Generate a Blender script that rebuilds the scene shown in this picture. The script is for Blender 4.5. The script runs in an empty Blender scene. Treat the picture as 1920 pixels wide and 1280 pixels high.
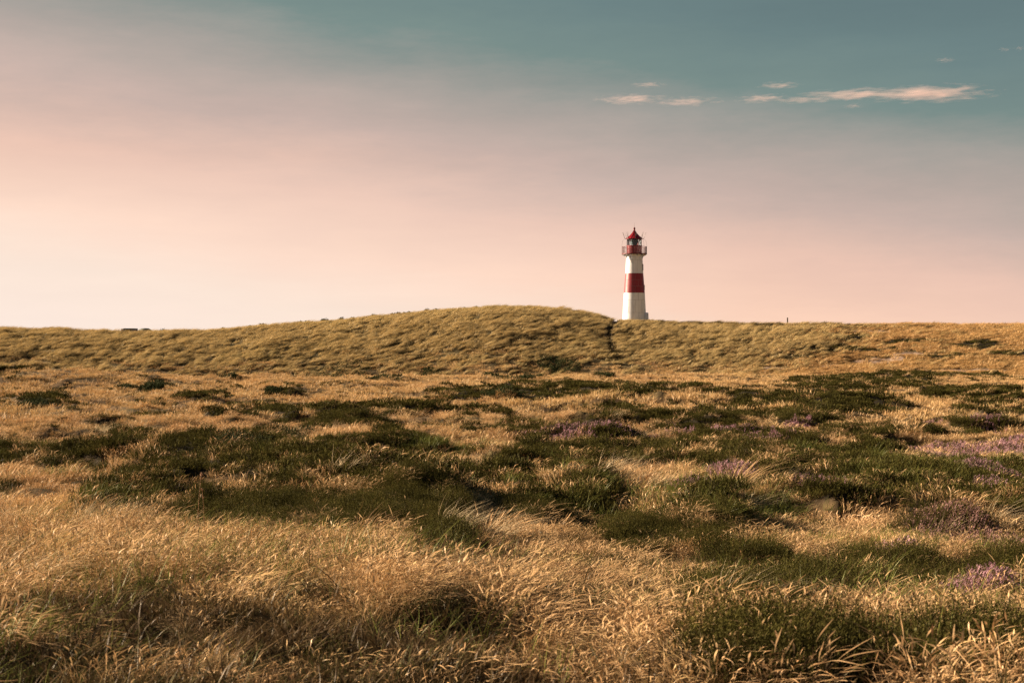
import bpy, math, random
import numpy as np
from mathutils import Vector
R = math.radians
rng = np.random.default_rng(7)
sc = bpy.context.scene
C = sc.collection

# ------------------------------------------------------------------ camera
EYE = 3.7
FPX = 1920 * 50 / 36.0
cam = bpy.data.objects.new('camera', bpy.data.cameras.new('camera'))
C.objects.link(cam)
cam.location = (0, 0, EYE)
cam.rotation_euler = (R(90), 0, 0)
cam.data.lens = 50
cam.data.sensor_width = 36
cam.data.clip_start = 0.1
cam.data.clip_end = 12000
cam.data.dof.use_dof = True
cam.data.dof.focus_distance = 50
cam.data.dof.aperture_fstop = 7.1
sc.camera = cam
EXPO = 1.55                              # exposed for the shade, as the photograph is

# ------------------------------------------------------------------ sun and sky
SUN_EL, SUN_AZ = R(18), R(71)          # azimuth counted from +Y towards -X
sd = Vector((-math.sin(SUN_AZ) * math.cos(SUN_EL), math.cos(SUN_AZ) * math.cos(SUN_EL), math.sin(SUN_EL)))
sun = bpy.data.objects.new('sun', bpy.data.lights.new('sun', 'SUN'))
C.objects.link(sun)
sun.data.energy = 5.0
sun.data.angle = R(0.5)
sun.data.color = (1.0, 0.80, 0.60)
sun.rotation_euler = sd.to_track_quat('Z', 'Y').to_euler()

def lin(r, g, b):
    f = lambda c: (c / 255 / 12.92) if c / 255 <= .04045 else ((c / 255 + .055) / 1.055) ** 2.4
    return (f(r), f(g), f(b), 1)

class NT:
    """small node helper"""
    def __init__(s, tree):
        s.t = tree; tree.nodes.clear()
    def n(s, typ, ins=None, **kw):
        nd = s.t.nodes.new(typ)
        for k, v in kw.items(): setattr(nd, k, v)
        for k, v in (ins or {}).items():
            sk = nd.inputs[k]
            if hasattr(v, 'links') or isinstance(v, bpy.types.NodeSocket): s.t.links.new(v, sk)
            else: sk.default_value = v
        return nd
    def m(s, op, a, b=0.0, c=0.0, clamp=False):
        return s.n('ShaderNodeMath', {0: a, 1: b, 2: c}, operation=op, use_clamp=clamp).outputs[0]
    def mix(s, f, a, b, blend='MIX'):
        nd = s.n('ShaderNodeMix', None, data_type='RGBA', blend_type=blend)
        for k, v in ((0, f), (6, a), (7, b)):
            if isinstance(v, bpy.types.NodeSocket): s.t.links.new(v, nd.inputs[k])
            else: nd.inputs[k].default_value = v
        return nd.outputs[2]
    def ramp(s, f, stops, interp='LINEAR'):
        nd = s.n('ShaderNodeValToRGB', {0: f}); cr = nd.color_ramp; cr.interpolation = interp
        while len(cr.elements) < len(stops): cr.elements.new(0.5)
        for e, (p, c) in zip(cr.elements, stops): e.position = p; e.color = c
        return nd.outputs[0]
    def noise(s, vec, scale, detail=3, rough=.5, dim='3D'):
        nd = s.n('ShaderNodeTexNoise', {'Vector': vec, 'Scale': scale, 'Detail': detail, 'Roughness': rough}, noise_dimensions=dim)
        return nd.outputs[0]

world = bpy.data.worlds.new('World'); sc.world = world; world.use_nodes = True
world.cycles.sampling_method = 'NONE'          # a smooth sky is sampled best by the surfaces themselves
w = NT(world.node_tree)
gen = w.n('ShaderNodeTexCoord').outputs['Generated']
sep = w.n('ShaderNodeSeparateXYZ', {0: gen})
sx, sy, sz = sep.outputs
nz1 = w.noise(w.n('ShaderNodeMapping', {'Vector': gen, 'Scale': (1, 1, 3.5)}).outputs[0], 4.0, 6, .6)
nz2 = w.noise(w.n('ShaderNodeMapping', {'Vector': gen, 'Scale': (1, 1, 5)}).outputs[0], 30.0, 6, .7)
# height of the twilight band: rises with elevation, falls away from the sun side
t = w.m('ADD', sz, w.m('MULTIPLY', w.m('MINIMUM', w.m('MAXIMUM', sx, -.5), .5), 0.155))
t = w.m('ADD', t, w.m('MULTIPLY', w.m('SUBTRACT', nz1, .5), 0.060))
t = w.m('ADD', t, w.m('MULTIPLY', w.m('SUBTRACT', nz2, .5), 0.016))
tt = w.m('MULTIPLY', t, 1 / 0.6, clamp=True)
P = lambda v: v / 2667 / 0.6
grad = w.ramp(tt, [(0, lin(255, 228, 206)), (P(110), lin(254, 213, 189)), (P(230), lin(237, 199, 181)), (P(335), lin(203, 180, 170)),
                   (P(450), lin(168, 162, 155)), (P(540), lin(122, 142, 138)), (P(630), lin(109, 131, 132)), (P(1100), lin(66, 86, 100)), (1.0, lin(36, 52, 70))])
# brighter and paler towards the low sun
dot = w.n('ShaderNodeVectorMath', {0: gen, 1: (sd.x, sd.y, 0.02)}, operation='DOT_PRODUCT').outputs['Value']
glow = w.ramp(dot, [(.15, (0, 0, 0, 1)), (.85, (1, 1, 1, 1))])
gl = w.m('MULTIPLY', glow, w.ramp(sz, [(0.0, (1, 1, 1, 1)), (.13, (0, 0, 0, 1))]))
grad = w.mix(w.m('MULTIPLY', gl, 1.6, clamp=True), grad, lin(255, 236, 224))
# thin pink cloud streaks, laid out in azimuth and elevation
el = w.m('DIVIDE', sz, w.m('MAXIMUM', sy, .05))
az = w.m('DIVIDE', sx, w.m('MAXIMUM', sy, .05))
comb = w.n('ShaderNodeCombineXYZ', {0: w.m('MULTIPLY', az, 1.0), 1: w.m('MULTIPLY', el, 6.0), 2: w.m('MULTIPLY', az, .6)}).outputs[0]
sky_n = w.n('ShaderNodeTexSky', None, sky_type='NISHITA', sun_disc=False, sun_elevation=SUN_EL, sun_rotation=-SUN_AZ, dust_density=2.0, air_density=1.0)
nish = w.n('ShaderNodeVectorMath', {0: sky_n.outputs[0], 3: 0.08}, operation='SCALE').outputs[0]
final = w.mix(0.97, nish, grad)
veil = w.noise(w.n('ShaderNodeMapping', {'Vector': gen, 'Scale': (1.2, 1.2, 9)}).outputs[0], 3.0, 6, .6)
final = w.mix(1.0, final, w.ramp(veil, [(.25, (.955, .955, .96, 1)), (.75, (1.045, 1.04, 1.035, 1))]), 'MULTIPLY')
bg = w.n('ShaderNodeBackground', {'Color': final, 'Strength': 2 ** -EXPO})
w.n('ShaderNodeOutputWorld', {0: bg.outputs[0]})

sc.view_settings.view_transform = 'Standard'
sc.view_settings.look = 'None'
sc.view_settings.exposure = EXPO
sc.view_settings.gamma = 1.0
sc.render.engine = 'CYCLES'
sc.cycles.max_bounces = 5
sc.cycles.diffuse_bounces = 1
sc.cycles.transmission_bounces = 4
sc.cycles.transparent_max_bounces = 12
sc.cycles.volume_bounces = 4
sc.cycles.use_denoising = True
sc.cycles.denoising_prefilter = 'NONE'
sc.cycles.denoising_input_passes = 'RGB_ALBEDO_NORMAL'
sc.cycles.sample_clamp_indirect = .4
sc.cycles.use_adaptive_sampling = False

# ------------------------------------------------------------------ small helpers
def tag(o, label=None, cat=None, group=None, kind=None):
    if label: o['label'] = label
    if cat: o['category'] = cat
    if group: o['group'] = group
    if kind: o['kind'] = kind
    return o

def mesh_np(name, verts, faces, mat=None, smooth=False, attrs=None):
    """faces: (n,3) or (n,4) array"""
    me = bpy.data.meshes.new(name)
    verts = np.asarray(verts, dtype=np.float32); faces = np.asarray(faces, dtype=np.int32)
    k = faces.shape[1]
    me.vertices.add(len(verts)); me.vertices.foreach_set('co', verts.ravel())
    me.loops.add(faces.size); me.loops.foreach_set('vertex_index', faces.ravel())
    me.polygons.add(len(faces)); me.polygons.foreach_set('loop_start', np.arange(len(faces), dtype=np.int32) * k)
    if smooth: me.polygons.foreach_set('use_smooth', np.ones(len(faces), dtype=bool))
    for nm, (tp, arr) in (attrs or {}).items():
        a = me.attributes.new(nm, tp, 'POINT')
        a.data.foreach_set('value' if tp == 'FLOAT' else 'vector', np.asarray(arr, dtype=np.float32).ravel())
    me.update(calc_edges=True)
    if mat: me.materials.append(mat)
    return me

def link(name, me, parent=None, loc=None):
    o = bpy.data.objects.new(name, me); C.objects.link(o)
    if parent is not None: o.parent = parent
    if loc is not None: o.location = loc
    return o

def empty(name, loc, rz=0):
    o = bpy.data.objects.new(name, None); C.objects.link(o)
    o.location = loc; o.rotation_euler = (0, 0, rz)
    return o

def _hash(ix, iy, seed):
    h = (ix.astype(np.int64) * 374761393 + iy.astype(np.int64) * 668265263 + seed * 1274126177) & 0xffffffff
    h = ((h ^ (h >> 13)) * 1274126177) & 0xffffffff
    return ((h ^ (h >> 16)) & 0xffff) / 65535.0

def vnoise(x, y, seed=0):
    ix = np.floor(x); iy = np.floor(y); fx = x - ix; fy = y - iy
    ix = ix.astype(np.int64); iy = iy.astype(np.int64)
    fx = fx * fx * fx * (fx * (fx * 6 - 15) + 10); fy = fy * fy * fy * (fy * (fy * 6 - 15) + 10)
    a = _hash(ix, iy, seed); b = _hash(ix + 1, iy, seed); c = _hash(ix, iy + 1, seed); d = _hash(ix + 1, iy + 1, seed)
    return (a * (1 - fx) + b * fx) * (1 - fy) + (c * (1 - fx) + d * fx) * fy

def fbm(x, y, seed=0, oct=4, gain=.5):
    s = 0; amp = 1; tot = 0
    for k in range(oct):
        ca, sa = math.cos(k * 1.1 + .4), math.sin(k * 1.1 + .4)
        s = s + amp * vnoise((x * ca - y * sa) * 2 ** k + 17.3 * k, (x * sa + y * ca) * 2 ** k - 9.1 * k, seed + k); tot += amp; amp *= gain
    return s / tot - .5

def smooth(a, b, x):
    t = np.clip((x - a) / (b - a), 0, 1); return t * t * (3 - 2 * t)

# ------------------------------------------------------------------ the lie of the land
SKYX = np.array([-900, 0, 60, 100, 150, 230, 300, 400, 460, 560, 640, 700, 800, 850, 930, 1000, 1060, 1110, 1165, 1215, 1280, 1360, 1480, 1600, 1700, 1800, 1920, 2800])
SKYY = np.array([616, 614, 616, 613, 619, 619, 619, 618, 612, 604, 599, 592, 582, 578, 573.5, 573.5, 579, 587, 598, 601, 604, 605, 606, 606, 604, 605.5, 606, 610])
PL_D = np.array([0, 7, 10, 14, 18, 22, 27, 35, 45, 70, 100, 150])
PL_L = np.array([2.05, 2.05, 1.95, 1.68, 1.22, .86, .58, .35, .2, .1, 0, 0])
PL_R = np.array([2.05, 2.05, 1.75, 1.25, .9, .68, .48, .3, .15, 0, 0, 0])
R_FOOT, R_CREST = 152.0, 200.0

def base_z(x, y):
    r = np.hypot(x, y); az = np.arctan2(x, y)
    dep = np.maximum(r * np.cos(np.clip(az, -1.2, 1.2)), .01)
    wr = smooth(-.10, .10, az)
    z = np.interp(r, PL_D, PL_L) * (1 - wr) + np.interp(r, PL_D, PL_R) * wr
    # the ring of dunes
    front = np.abs(az) < .60
    u = 960 + FPX * np.tan(np.clip(az, -.6, .6))
    ysk = np.interp(u, SKYX, SKYY)
    zc = EYE + (640 - ysk) / FPX * R_CREST * np.cos(np.clip(az, -.6, .6)) - .35
    zc = zc + np.where(front, 0, 1.5 * fbm(az * 6, az * 0, 31, 3))
    foot = R_FOOT + 9 * fbm(az * 9, az * 0 + 3, 5, 3) + 10 * smooth(.10, .20, az) * (1 - smooth(.2, .4, az)) * 0
    s = np.clip((r - foot) / (R_CREST - foot), 0, 1)
    up = zc * np.sin(np.pi / 2 * s ** 1.12)
    down = smooth(R_CREST, R_CREST + 55, r)
    d = np.where(r > R_CREST, zc - (zc + 2) * down, up)
    return z * (1 - np.clip(s * 3, 0, 1)) + d

def to_px(x, y, z):
    yy = np.maximum(y, .5)
    return 960 + FPX * x / yy, 640 + FPX * (EYE - z) / yy

# heather patches surveyed over the heath: (across, down, half-width, half-depth[, weight])
HEATHER = [
 (1075,728,170,14),(1000,725,60,11),(900,735,90,7),(1190,738,120,13),(1280,726,60,8),(1620,712,140,11),(1750,702,170,6),(1570,724,95,9),
 (1500,745,170,13),(1600,756,100,11),(1420,755,80,9),(1880,735,120,14),(1780,728,70,9),(1870,757,90,8),(1830,645,38,7),(1550,775,100,9),
 (1400,778,160,7),(1330,790,120,7),(1200,775,120,8),(1170,765,60,6),(560,765,130,9),(700,770,110,8),(780,758,110,6),(640,786,90,7),
 (440,776,60,7),(870,765,110,7),(380,742,40,6),(300,752,40,7),(1080,812,100,7),(970,800,90,9),(1400,815,220,9),(1650,812,150,8),(1850,800,100,6),
 (60,850,120,14),(190,850,90,12),(390,862,70,28),(330,885,110,26),(480,890,130,33),(600,915,160,46),(700,945,130,44),(420,880,120,34),(820,965,60,26),(470,950,170,24),(650,972,130,18),(250,930,110,30),
 (760,885,130,28),(660,835,60,10),(760,830,60,9),(850,800,60,7),(480,825,60,8),(250,815,60,8),(980,850,110,12),(1000,905,90,12),
 (1110,918,65,26),(1000,955,70,16),(830,975,50,22),(1250,840,200,20),(1350,845,180,22),(1450,870,150,22),(1550,860,130,18),(1600,882,200,22),
 (1830,890,150,26),(1700,910,180,26),(1780,960,110,22),(1880,940,80,28),(1600,940,120,16),(1290,985,130,26),(1360,972,80,22),(1230,1006,80,8),
 (1640,1035,100,17),(1430,1040,90,14),(1420,1083,160,22),(1720,1060,120,15),(1850,1050,100,16),(1550,1075,60,16),(1880,1090,60,10),
 (1470,1195,120,40),(1600,1210,120,42),(1780,1225,160,36),(1900,1210,60,44),(1400,1160,50,14),(90,745,40,9),(60,690,110,6),(1570,650,80,6),(1520,655,50,5),
 (140,700,70,5),(1890,660,60,5),(1600,632,50,4),(1700,640,40,3),(1770,668,60,4),(1480,668,50,4),(1640,654,40,4)]
SAND = [(1700,665,50,5),(1640,674,60,5),(1550,684,30,4),(1635,622,55,4),(1545,770,90,3),(1330,962,60,9),(1290,955,90,8),(1800,695,120,4),(1440,690,50,4)]

PURPLE = [
 (1110,793,105,6,2600,'p',.75,'long low strip of purple heather stretching below the golden hummock near the dune foot'),
 (1340,803,72,7,1800,'p',.8,'purple heather strip in the middle distance, second from the long one below the lighthouse'),
 (1445,808,42,4,800,'p',.7,'thin pale purple heather trailing behind the longer strip below the ridge post'),
 (1498,795,24,5,700,'p',.8,'small rounded purple heather bush below the ridge post'),
 (1105,813,52,4,700,'p',.5,'faint purple heather tuft lying just in front of the long strip'),
 (1375,870,38,8,1500,'p',.8,'compact purple heather mound standing alone behind the pale grass hummock'),
 (1545,904,42,8,1400,'p',.75,'low purple heather mound surrounded by dark heather in mid heath'),
 (1855,838,105,14,4200,'p',.85,'largest sheet of purple heather, spread over the heath towards the frame edge'),
 (1750,848,55,7,1400,'p',.7,'purple heather fringe joined to the near side of the largest sheet'),
 (1850,876,48,8,1300,'p',.7,'purple heather clump just in front of the largest sheet'),
 (1868,902,32,6,700,'p',.5,'sparse purple heather sprigs in dark heather, below the clump before the largest sheet'),
 (1815,1003,85,20,2600,'m',.7,'broad faded brownish mauve heather bush past its bloom'),
 (1690,1018,34,8,800,'p',.7,'slender purple heather tuft on the crest of a dark green mound'),
 (1850,1080,60,15,1900,'p',.85,'vivid magenta heather bush, the nearest in bloom'),
 (1765,948,46,9,900,'m',.6,'pale mauve heather on top of a dark bush above the faded one'),
 (1760,786,28,4,500,'p',.7,'small far purple heather spot below the golden dune slope'),
 (1850,784,26,4,500,'p',.7,'tiny far purple heather spot beside the frame edge at the dune foot'),
 (1300,893,40,5,300,'p',.35,'faint pink heather flecks beside the dark mat behind the hummock')]
HOLLOW = [(60,1200,130,34),(820,1195,190,30),(260,1215,120,26),(1010,1245,110,34),(20,1060,60,40),(320,1165,110,20),(560,1150,120,16),(760,1078,60,10),(1060,1150,80,14),(480,1250,110,24),(180,1120,90,12),(640,1225,70,20)]
BLOOM = [q[:4] for q in PURPLE]
def warp(u, v, x, y):
    k = np.clip((v - 640) / 300, .05, 1)
    return u + (80 * fbm(x * .45, y * .22, 71, 4) + 30 * fbm(x * 2.2, y * 1.1, 73, 3)) * (.6 + k), v + (50 * fbm(x * .4 + 9, y * .2, 72, 3) + 26 * fbm(x * 1.8, y * .9, 74, 3)) * k

def field(lst, u, v):
    m = np.full(u.shape, -3.0)
    for e in lst:
        d = 1 - ((u - e[0]) / e[2]) ** 2 - ((v - e[1]) / e[3]) ** 2
        m = np.maximum(m, d)
    return m

def hollow(x, y):
    u, v = to_px(x, y, base_z(x, y))
    return smooth(-.1, .6, field(HOLLOW, u + 90 * fbm(x * 1.1, y * 1.1, 75, 3), v + 60 * fbm(x * 1.1 + 4, y * 1.1, 76, 3))) * (y > 3)

def masks(x, y, z0=None):
    if z0 is None: z0 = base_z(x, y)
    u, v = to_px(x, y, z0)
    un, vn = warp(u, 640 + (v - 640) * .915, x, y)        # the patches were surveyed along their tops
    h = field(HEATHER, un, vn)
    r = np.hypot(x, y)
    n = fbm(x * .9, y * .45, 81, 4)
    masks.swell = smooth(-.7, .9, h + .7 * n)                # where the ground itself rises under old heather
    h = smooth(.03, .28, h + 1.6 * n)
    # sparse extra heather between the surveyed patches, more to the right-hand heath
    heath = smooth(1050, 1400, u) * smooth(775, 830, v) * (1 - smooth(980, 1050, v))
    extra = smooth(12, 20, r) * smooth(.17, .24, fbm(x * .38, y * .20, 90, 4) + .04 * heath) * (v > 715)
    h = np.maximum(h, extra * .75)
    # small dark tussocks dotted through the straw
    dots = smooth(.14, .22, fbm(x * .9, y * .5, 95, 4)) * smooth(10, 24, r) * (v > 722)
    h = np.maximum(h, dots * .7)
    s = smooth(0, .5, field(SAND, un, v) + 1.2 * n)
    dune = smooth(R_FOOT - 6, R_FOOT + 14, r)
    h = np.where(y > 3, h, 0); s = np.where(y > 3, s, 0)
    return h, s, dune, u, v

PATH = np.array([(1156, 603), (1150, 608), (1142, 616), (1141, 630), (1143, 645), (1145, 655), (1139, 664)], float)
def path_dist(u, v):
    d = np.full(u.shape, 1e3)
    for a, b in zip(PATH[:-1], PATH[1:]):
        ab = b - a; t = np.clip(((u - a[0]) * ab[0] + (v - a[1]) * ab[1]) / (ab @ ab), 0, 1)
        d = np.minimum(d, np.hypot(u - a[0] - t * ab[0], v - a[1] - t * ab[1]))
    wdt = np.interp(v, [598, 606, 618, 640, 664], [3, 6, 4.2, 4, 4])
    return d / wdt

LH_D = 196.0
LH = ((1189.4 - 960) / FPX * LH_D, LH_D, EYE + (640 - 603.5) / FPX * LH_D)

def height(x, y, full=False):
    z0 = base_z(x, y)
    h, s, dune, u, v = masks(x, y, z0)
    r = np.hypot(x, y)
    far = smooth(20, 60, r)
    z = z0 + masks.swell * (y > 3) * (.10 + .22 * smooth(14, 28, r) * (1 - .6 * smooth(50, 80, r))) * (1 - .7 * dune) * (1 + 1.2 * fbm(x * .7, y * .7, 49, 3))
    z = z + (1 - dune) * ((.20 + .5 * far) * fbm(x * .22, y * .22, 11, 3) + (.32 + .35 * far) * fbm(x * .7, y * .7, 12, 3) + (.11 + .12 * far) * fbm(x * 2.4, y * 2.4, 13, 3))
    # dune slopes: tussocky, ribbed by the wind
    a = x * .9 - y * .15; b = y * .14 + x * .1
    z = z + dune * (.7 * fbm(a * .14, b * .8, 21, 3) + .5 * fbm(a * .75, b * 1.3, 22, 3)) * (1 - .65 * smooth(188, 200, r))
    z = z - .55 * np.exp(-((x + 51.1) / 2.2) ** 2 - ((y - 189.5) / 3.0) ** 2)        # scoured in front of the shelter
    # a low dune with a dark lee side, far left
    z = z + 1.15 * np.exp(-((x + 38) / 9) ** 2 - ((y - 118) / 9) ** 2)
    # the rounded backs of the great heather thicket
    for tu, td, tr_, th_ in ((330, 39, 2.2, .40), (430, 36, 2.4, .55), (560, 31, 2.2, .55), (690, 26.5, 1.8, .50), (790, 24, 1.2, .35), (1110, 29, 1.0, .35)):
        z = z + th_ * np.exp(-((x - (tu - 960) / FPX * td) / tr_) ** 2 - ((y - td) / (tr_ * 1.1)) ** 2)
    # golden hummock in the middle of the heath
    hx, hy = (1290 - 960) / FPX * 27, 27
    z = z + .42 * np.exp(-((x - hx) / 1.5) ** 2 - ((y - hy) / 1.6) ** 2)
    hx, hy = (1270 - 960) / FPX * 86, 86
    z = z + .7 * np.exp(-((x - hx) / 5) ** 2 - ((y - hy) / 5) ** 2)
    pd = path_dist(u, v)
    z = z - 1.05 * (1 - smooth(.45, 1.25, pd)) * (y > 3) * (1 - smooth(194, 198, r))
    z = z - .12 * s * (1 - dune)
    z = z - .10 * hollow(x, y)
    # level pad under the lighthouse
    dl = np.hypot(x - LH[0], y - LH[1])
    z = z * smooth(2.2, 6.5, dl) + (LH[2] + .05) * (1 - smooth(2.2, 6.5, dl))
    if full: return z, h, s, dune, u, v, pd
    return z

def ground_at(px, py, zref=None):
    """world point on the ground seen at photo pixel (px, py)"""
    D = np.geomspace(6, 199, 1500)
    x = (px - 960) / FPX * D
    z = height(x, D)
    v = 640 + FPX * (EYE - z) / D
    hit = np.nonzero(v <= py)[0]
    k = hit[0] if len(hit) else len(D) - 1
    return float(x[k]), float(D[k]), float(z[k])

# ------------------------------------------------------------------ materials
def new_mat(name):
    m = bpy.data.materials.new(name); m.use_nodes = True
    return m, NT(m.node_tree)

def mat_solid(name, col, rough=.5, metal=0, bump=0, bscale=20, var=.12):
    m, t_ = new_mat(name)
    co = t_.n('ShaderNodeTexCoord').outputs['Object']
    nz = t_.noise(co, bscale, 4, .6)
    c = t_.mix(nz, (col[0] * (1 - var), col[1] * (1 - var), col[2] * (1 - var), 1), (min(1, col[0] * (1 + var)), min(1, col[1] * (1 + var)), min(1, col[2] * (1 + var)), 1))
    ins = {'Base Color': c, 'Roughness': rough, 'Metallic': metal}
    b = t_.n('ShaderNodeBsdfPrincipled', ins)
    if bump:
        bn = t_.n('ShaderNodeBump', {'Strength': bump, 'Distance': .02, 'Height': nz})
        t_.t.links.new(bn.outputs[0], b.inputs['Normal'])
    t_.n('ShaderNodeOutputMaterial', {0: b.outputs[0]})
    return m

def mat_painted(name, col, dirt, amount=.35):
    """paint with rain streaks and grime of its own"""
    m, t_ = new_mat(name)
    co = t_.n('ShaderNodeTexCoord').outputs['Object']
    mp = t_.n('ShaderNodeMapping', {'Vector': co, 'Scale': (5, 5, .5)}).outputs[0]
    st = t_.noise(mp, 1.6, 5, .65)
    st = t_.ramp(st, [(.42, (0, 0, 0, 1)), (.75, (1, 1, 1, 1))])
    sp = t_.ramp(t_.noise(co, 9, 4, .7), [(.6, (0, 0, 0, 1)), (.8, (1, 1, 1, 1))])
    f = t_.m('MULTIPLY', st, amount)
    c = t_.mix(f, col, dirt)
    b = t_.n('ShaderNodeBsdfPrincipled', {'Base Color': c, 'Roughness': .45})
    t_.n('ShaderNodeOutputMaterial', {0: b.outputs[0]})
    return m

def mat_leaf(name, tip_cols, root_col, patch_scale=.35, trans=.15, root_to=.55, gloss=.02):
    """blades: colour differs from tuft to tuft and from patch to patch of ground, base of the blade darkened like the shade within a tuft"""
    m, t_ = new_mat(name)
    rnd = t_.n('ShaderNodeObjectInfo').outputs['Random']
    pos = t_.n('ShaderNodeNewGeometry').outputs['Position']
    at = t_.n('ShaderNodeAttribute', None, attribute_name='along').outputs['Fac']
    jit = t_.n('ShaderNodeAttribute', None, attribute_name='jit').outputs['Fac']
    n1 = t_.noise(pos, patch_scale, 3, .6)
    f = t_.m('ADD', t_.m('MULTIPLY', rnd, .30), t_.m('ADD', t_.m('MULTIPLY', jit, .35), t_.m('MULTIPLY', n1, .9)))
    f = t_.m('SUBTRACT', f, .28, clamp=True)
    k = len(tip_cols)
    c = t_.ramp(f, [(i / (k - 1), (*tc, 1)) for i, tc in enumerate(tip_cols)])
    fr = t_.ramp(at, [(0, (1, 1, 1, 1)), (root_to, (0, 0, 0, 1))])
    c = t_.mix(fr, c, (*root_col, 1))  # root colour painted darker, for the shade down between the blades
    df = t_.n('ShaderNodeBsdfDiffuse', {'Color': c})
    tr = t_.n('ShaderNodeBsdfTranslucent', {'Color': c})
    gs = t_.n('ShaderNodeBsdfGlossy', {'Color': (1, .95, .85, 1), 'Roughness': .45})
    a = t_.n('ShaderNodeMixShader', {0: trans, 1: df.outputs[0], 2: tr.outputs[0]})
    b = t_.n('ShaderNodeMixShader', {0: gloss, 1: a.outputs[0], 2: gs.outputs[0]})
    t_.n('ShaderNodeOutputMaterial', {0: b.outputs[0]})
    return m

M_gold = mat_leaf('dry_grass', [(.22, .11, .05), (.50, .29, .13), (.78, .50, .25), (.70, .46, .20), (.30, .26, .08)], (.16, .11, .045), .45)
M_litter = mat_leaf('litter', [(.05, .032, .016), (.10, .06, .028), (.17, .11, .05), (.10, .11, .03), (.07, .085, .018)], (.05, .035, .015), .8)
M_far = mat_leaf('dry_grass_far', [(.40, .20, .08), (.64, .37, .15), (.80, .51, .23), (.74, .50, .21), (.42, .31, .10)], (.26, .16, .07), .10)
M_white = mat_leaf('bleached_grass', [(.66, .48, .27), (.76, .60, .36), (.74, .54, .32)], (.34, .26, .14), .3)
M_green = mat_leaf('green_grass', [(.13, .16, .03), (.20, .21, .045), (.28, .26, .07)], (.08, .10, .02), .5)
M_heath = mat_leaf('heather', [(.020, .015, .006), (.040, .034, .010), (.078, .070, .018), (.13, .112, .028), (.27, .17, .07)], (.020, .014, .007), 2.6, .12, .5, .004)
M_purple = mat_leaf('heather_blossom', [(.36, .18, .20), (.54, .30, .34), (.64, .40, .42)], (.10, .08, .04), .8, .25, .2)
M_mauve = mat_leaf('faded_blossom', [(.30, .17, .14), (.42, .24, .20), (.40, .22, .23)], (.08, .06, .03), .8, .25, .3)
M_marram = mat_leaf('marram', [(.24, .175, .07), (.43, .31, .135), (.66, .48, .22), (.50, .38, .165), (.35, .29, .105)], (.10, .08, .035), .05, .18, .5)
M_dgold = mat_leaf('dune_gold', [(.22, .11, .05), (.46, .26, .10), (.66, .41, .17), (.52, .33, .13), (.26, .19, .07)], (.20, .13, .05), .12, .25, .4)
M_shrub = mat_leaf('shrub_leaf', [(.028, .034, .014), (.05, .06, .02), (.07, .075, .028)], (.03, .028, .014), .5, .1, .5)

def ground_mat(name):
    m, t_ = new_mat(name)
    pos = t_.n('ShaderNodeNewGeometry').outputs['Position']
    A = lambda n: t_.n('ShaderNodeAttribute', None, attribute_name=n).outputs['Fac']
    n1 = t_.noise(pos, .25, 5, .6); n2 = t_.noise(pos, 3.0, 6, .7); n3 = t_.noise(pos, 26, 4, .7)
    straw = t_.ramp(t_.m('ADD', t_.m('MULTIPLY', n2, .6), t_.m('MULTIPLY', n3, .4)), [(.30, (.05, .032, .016, 1)), (.48, (.12, .075, .035, 1)), (.70, (.26, .17, .08, 1))])
    moss = t_.ramp(n2, [(.35, (.045, .04, .015, 1)), (.65, (.10, .095, .03, 1))])
    straw = t_.mix(t_.ramp(n1, [(.45, (0, 0, 0, 1)), (.62, (.55, .55, .55, 1))]), straw, moss)
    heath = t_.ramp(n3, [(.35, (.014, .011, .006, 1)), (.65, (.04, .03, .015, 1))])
    sand = t_.ramp(n3, [(.3, (.24, .16, .11, 1)), (.7, (.42, .30, .22, 1))])
    dune = t_.ramp(n2, [(.35, (.045, .036, .016, 1)), (.65, (.12, .09, .038, 1))])
    c = t_.mix(A('dune'), straw, dune)
    c = t_.mix(A('heath'), c, heath)  # heather soil, plus shade painted into the hollows and path groove
    c = t_.mix(A('sand'), c, sand)
    hh = t_.m('ADD', t_.m('MULTIPLY', n2, .7), t_.m('MULTIPLY', n3, .3))
    bp = t_.n('ShaderNodeBump', {'Strength': .9, 'Distance': .12, 'Height': hh})
    b = t_.n('ShaderNodeBsdfPrincipled', {'Base Color': c, 'Roughness': .95, 'Specular IOR Level': .1, 'Normal': bp.outputs[0]})
    t_.n('ShaderNodeOutputMaterial', {0: b.outputs[0]})
    return m
M_ground = ground_mat('heath_ground')

# ------------------------------------------------------------------ terrain: one polar sheet split at the dune foot
AZ = np.concatenate([np.linspace(-math.pi, -.50, 60)[:-1], np.linspace(-.50, -.40, 12)[:-1], np.linspace(-.40, .40, 900), np.linspace(.40, .50, 12)[1:], np.linspace(.50, math.pi, 60)[1:-1]])
RR = np.concatenate([[.3, 1, 2, 3], np.geomspace(4, 148, 300), np.arange(148.4, 204, .42), np.geomspace(205, 262, 24), np.geomspace(300, 9000, 14)])
na, nr = len(AZ), len(RR)
gx = RR[:, None] * np.sin(AZ)[None, :]; gy = RR[:, None] * np.cos(AZ)[None, :]
gz, g_heath_shade, gs, gd, gu, gv, gpd = height(gx, gy, True)
gs = np.maximum(gs, .7 * smooth(.9, 1.3, gpd) * (1 - smooth(1.4, 1.9, gpd)) * (gy > 3) * (gd > .5))
g_heath_shade = np.maximum(g_heath_shade, .8 * hollow(gx, gy))  # hollow floors painted dark, for the shade the hummocks throw there
g_heath_shade = np.maximum(g_heath_shade, .8 * (1 - smooth(.6, 1.2, gpd)) * (gy > 3) * (gd > .5))  # groove of the path painted dark, standing in for its shadow
V = np.stack([gx, gy, gz], -1).reshape(-1, 3)
ii = np.arange(nr - 1)[:, None]; jj = np.arange(na)[None, :]; jn = (jj + 1) % na
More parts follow.
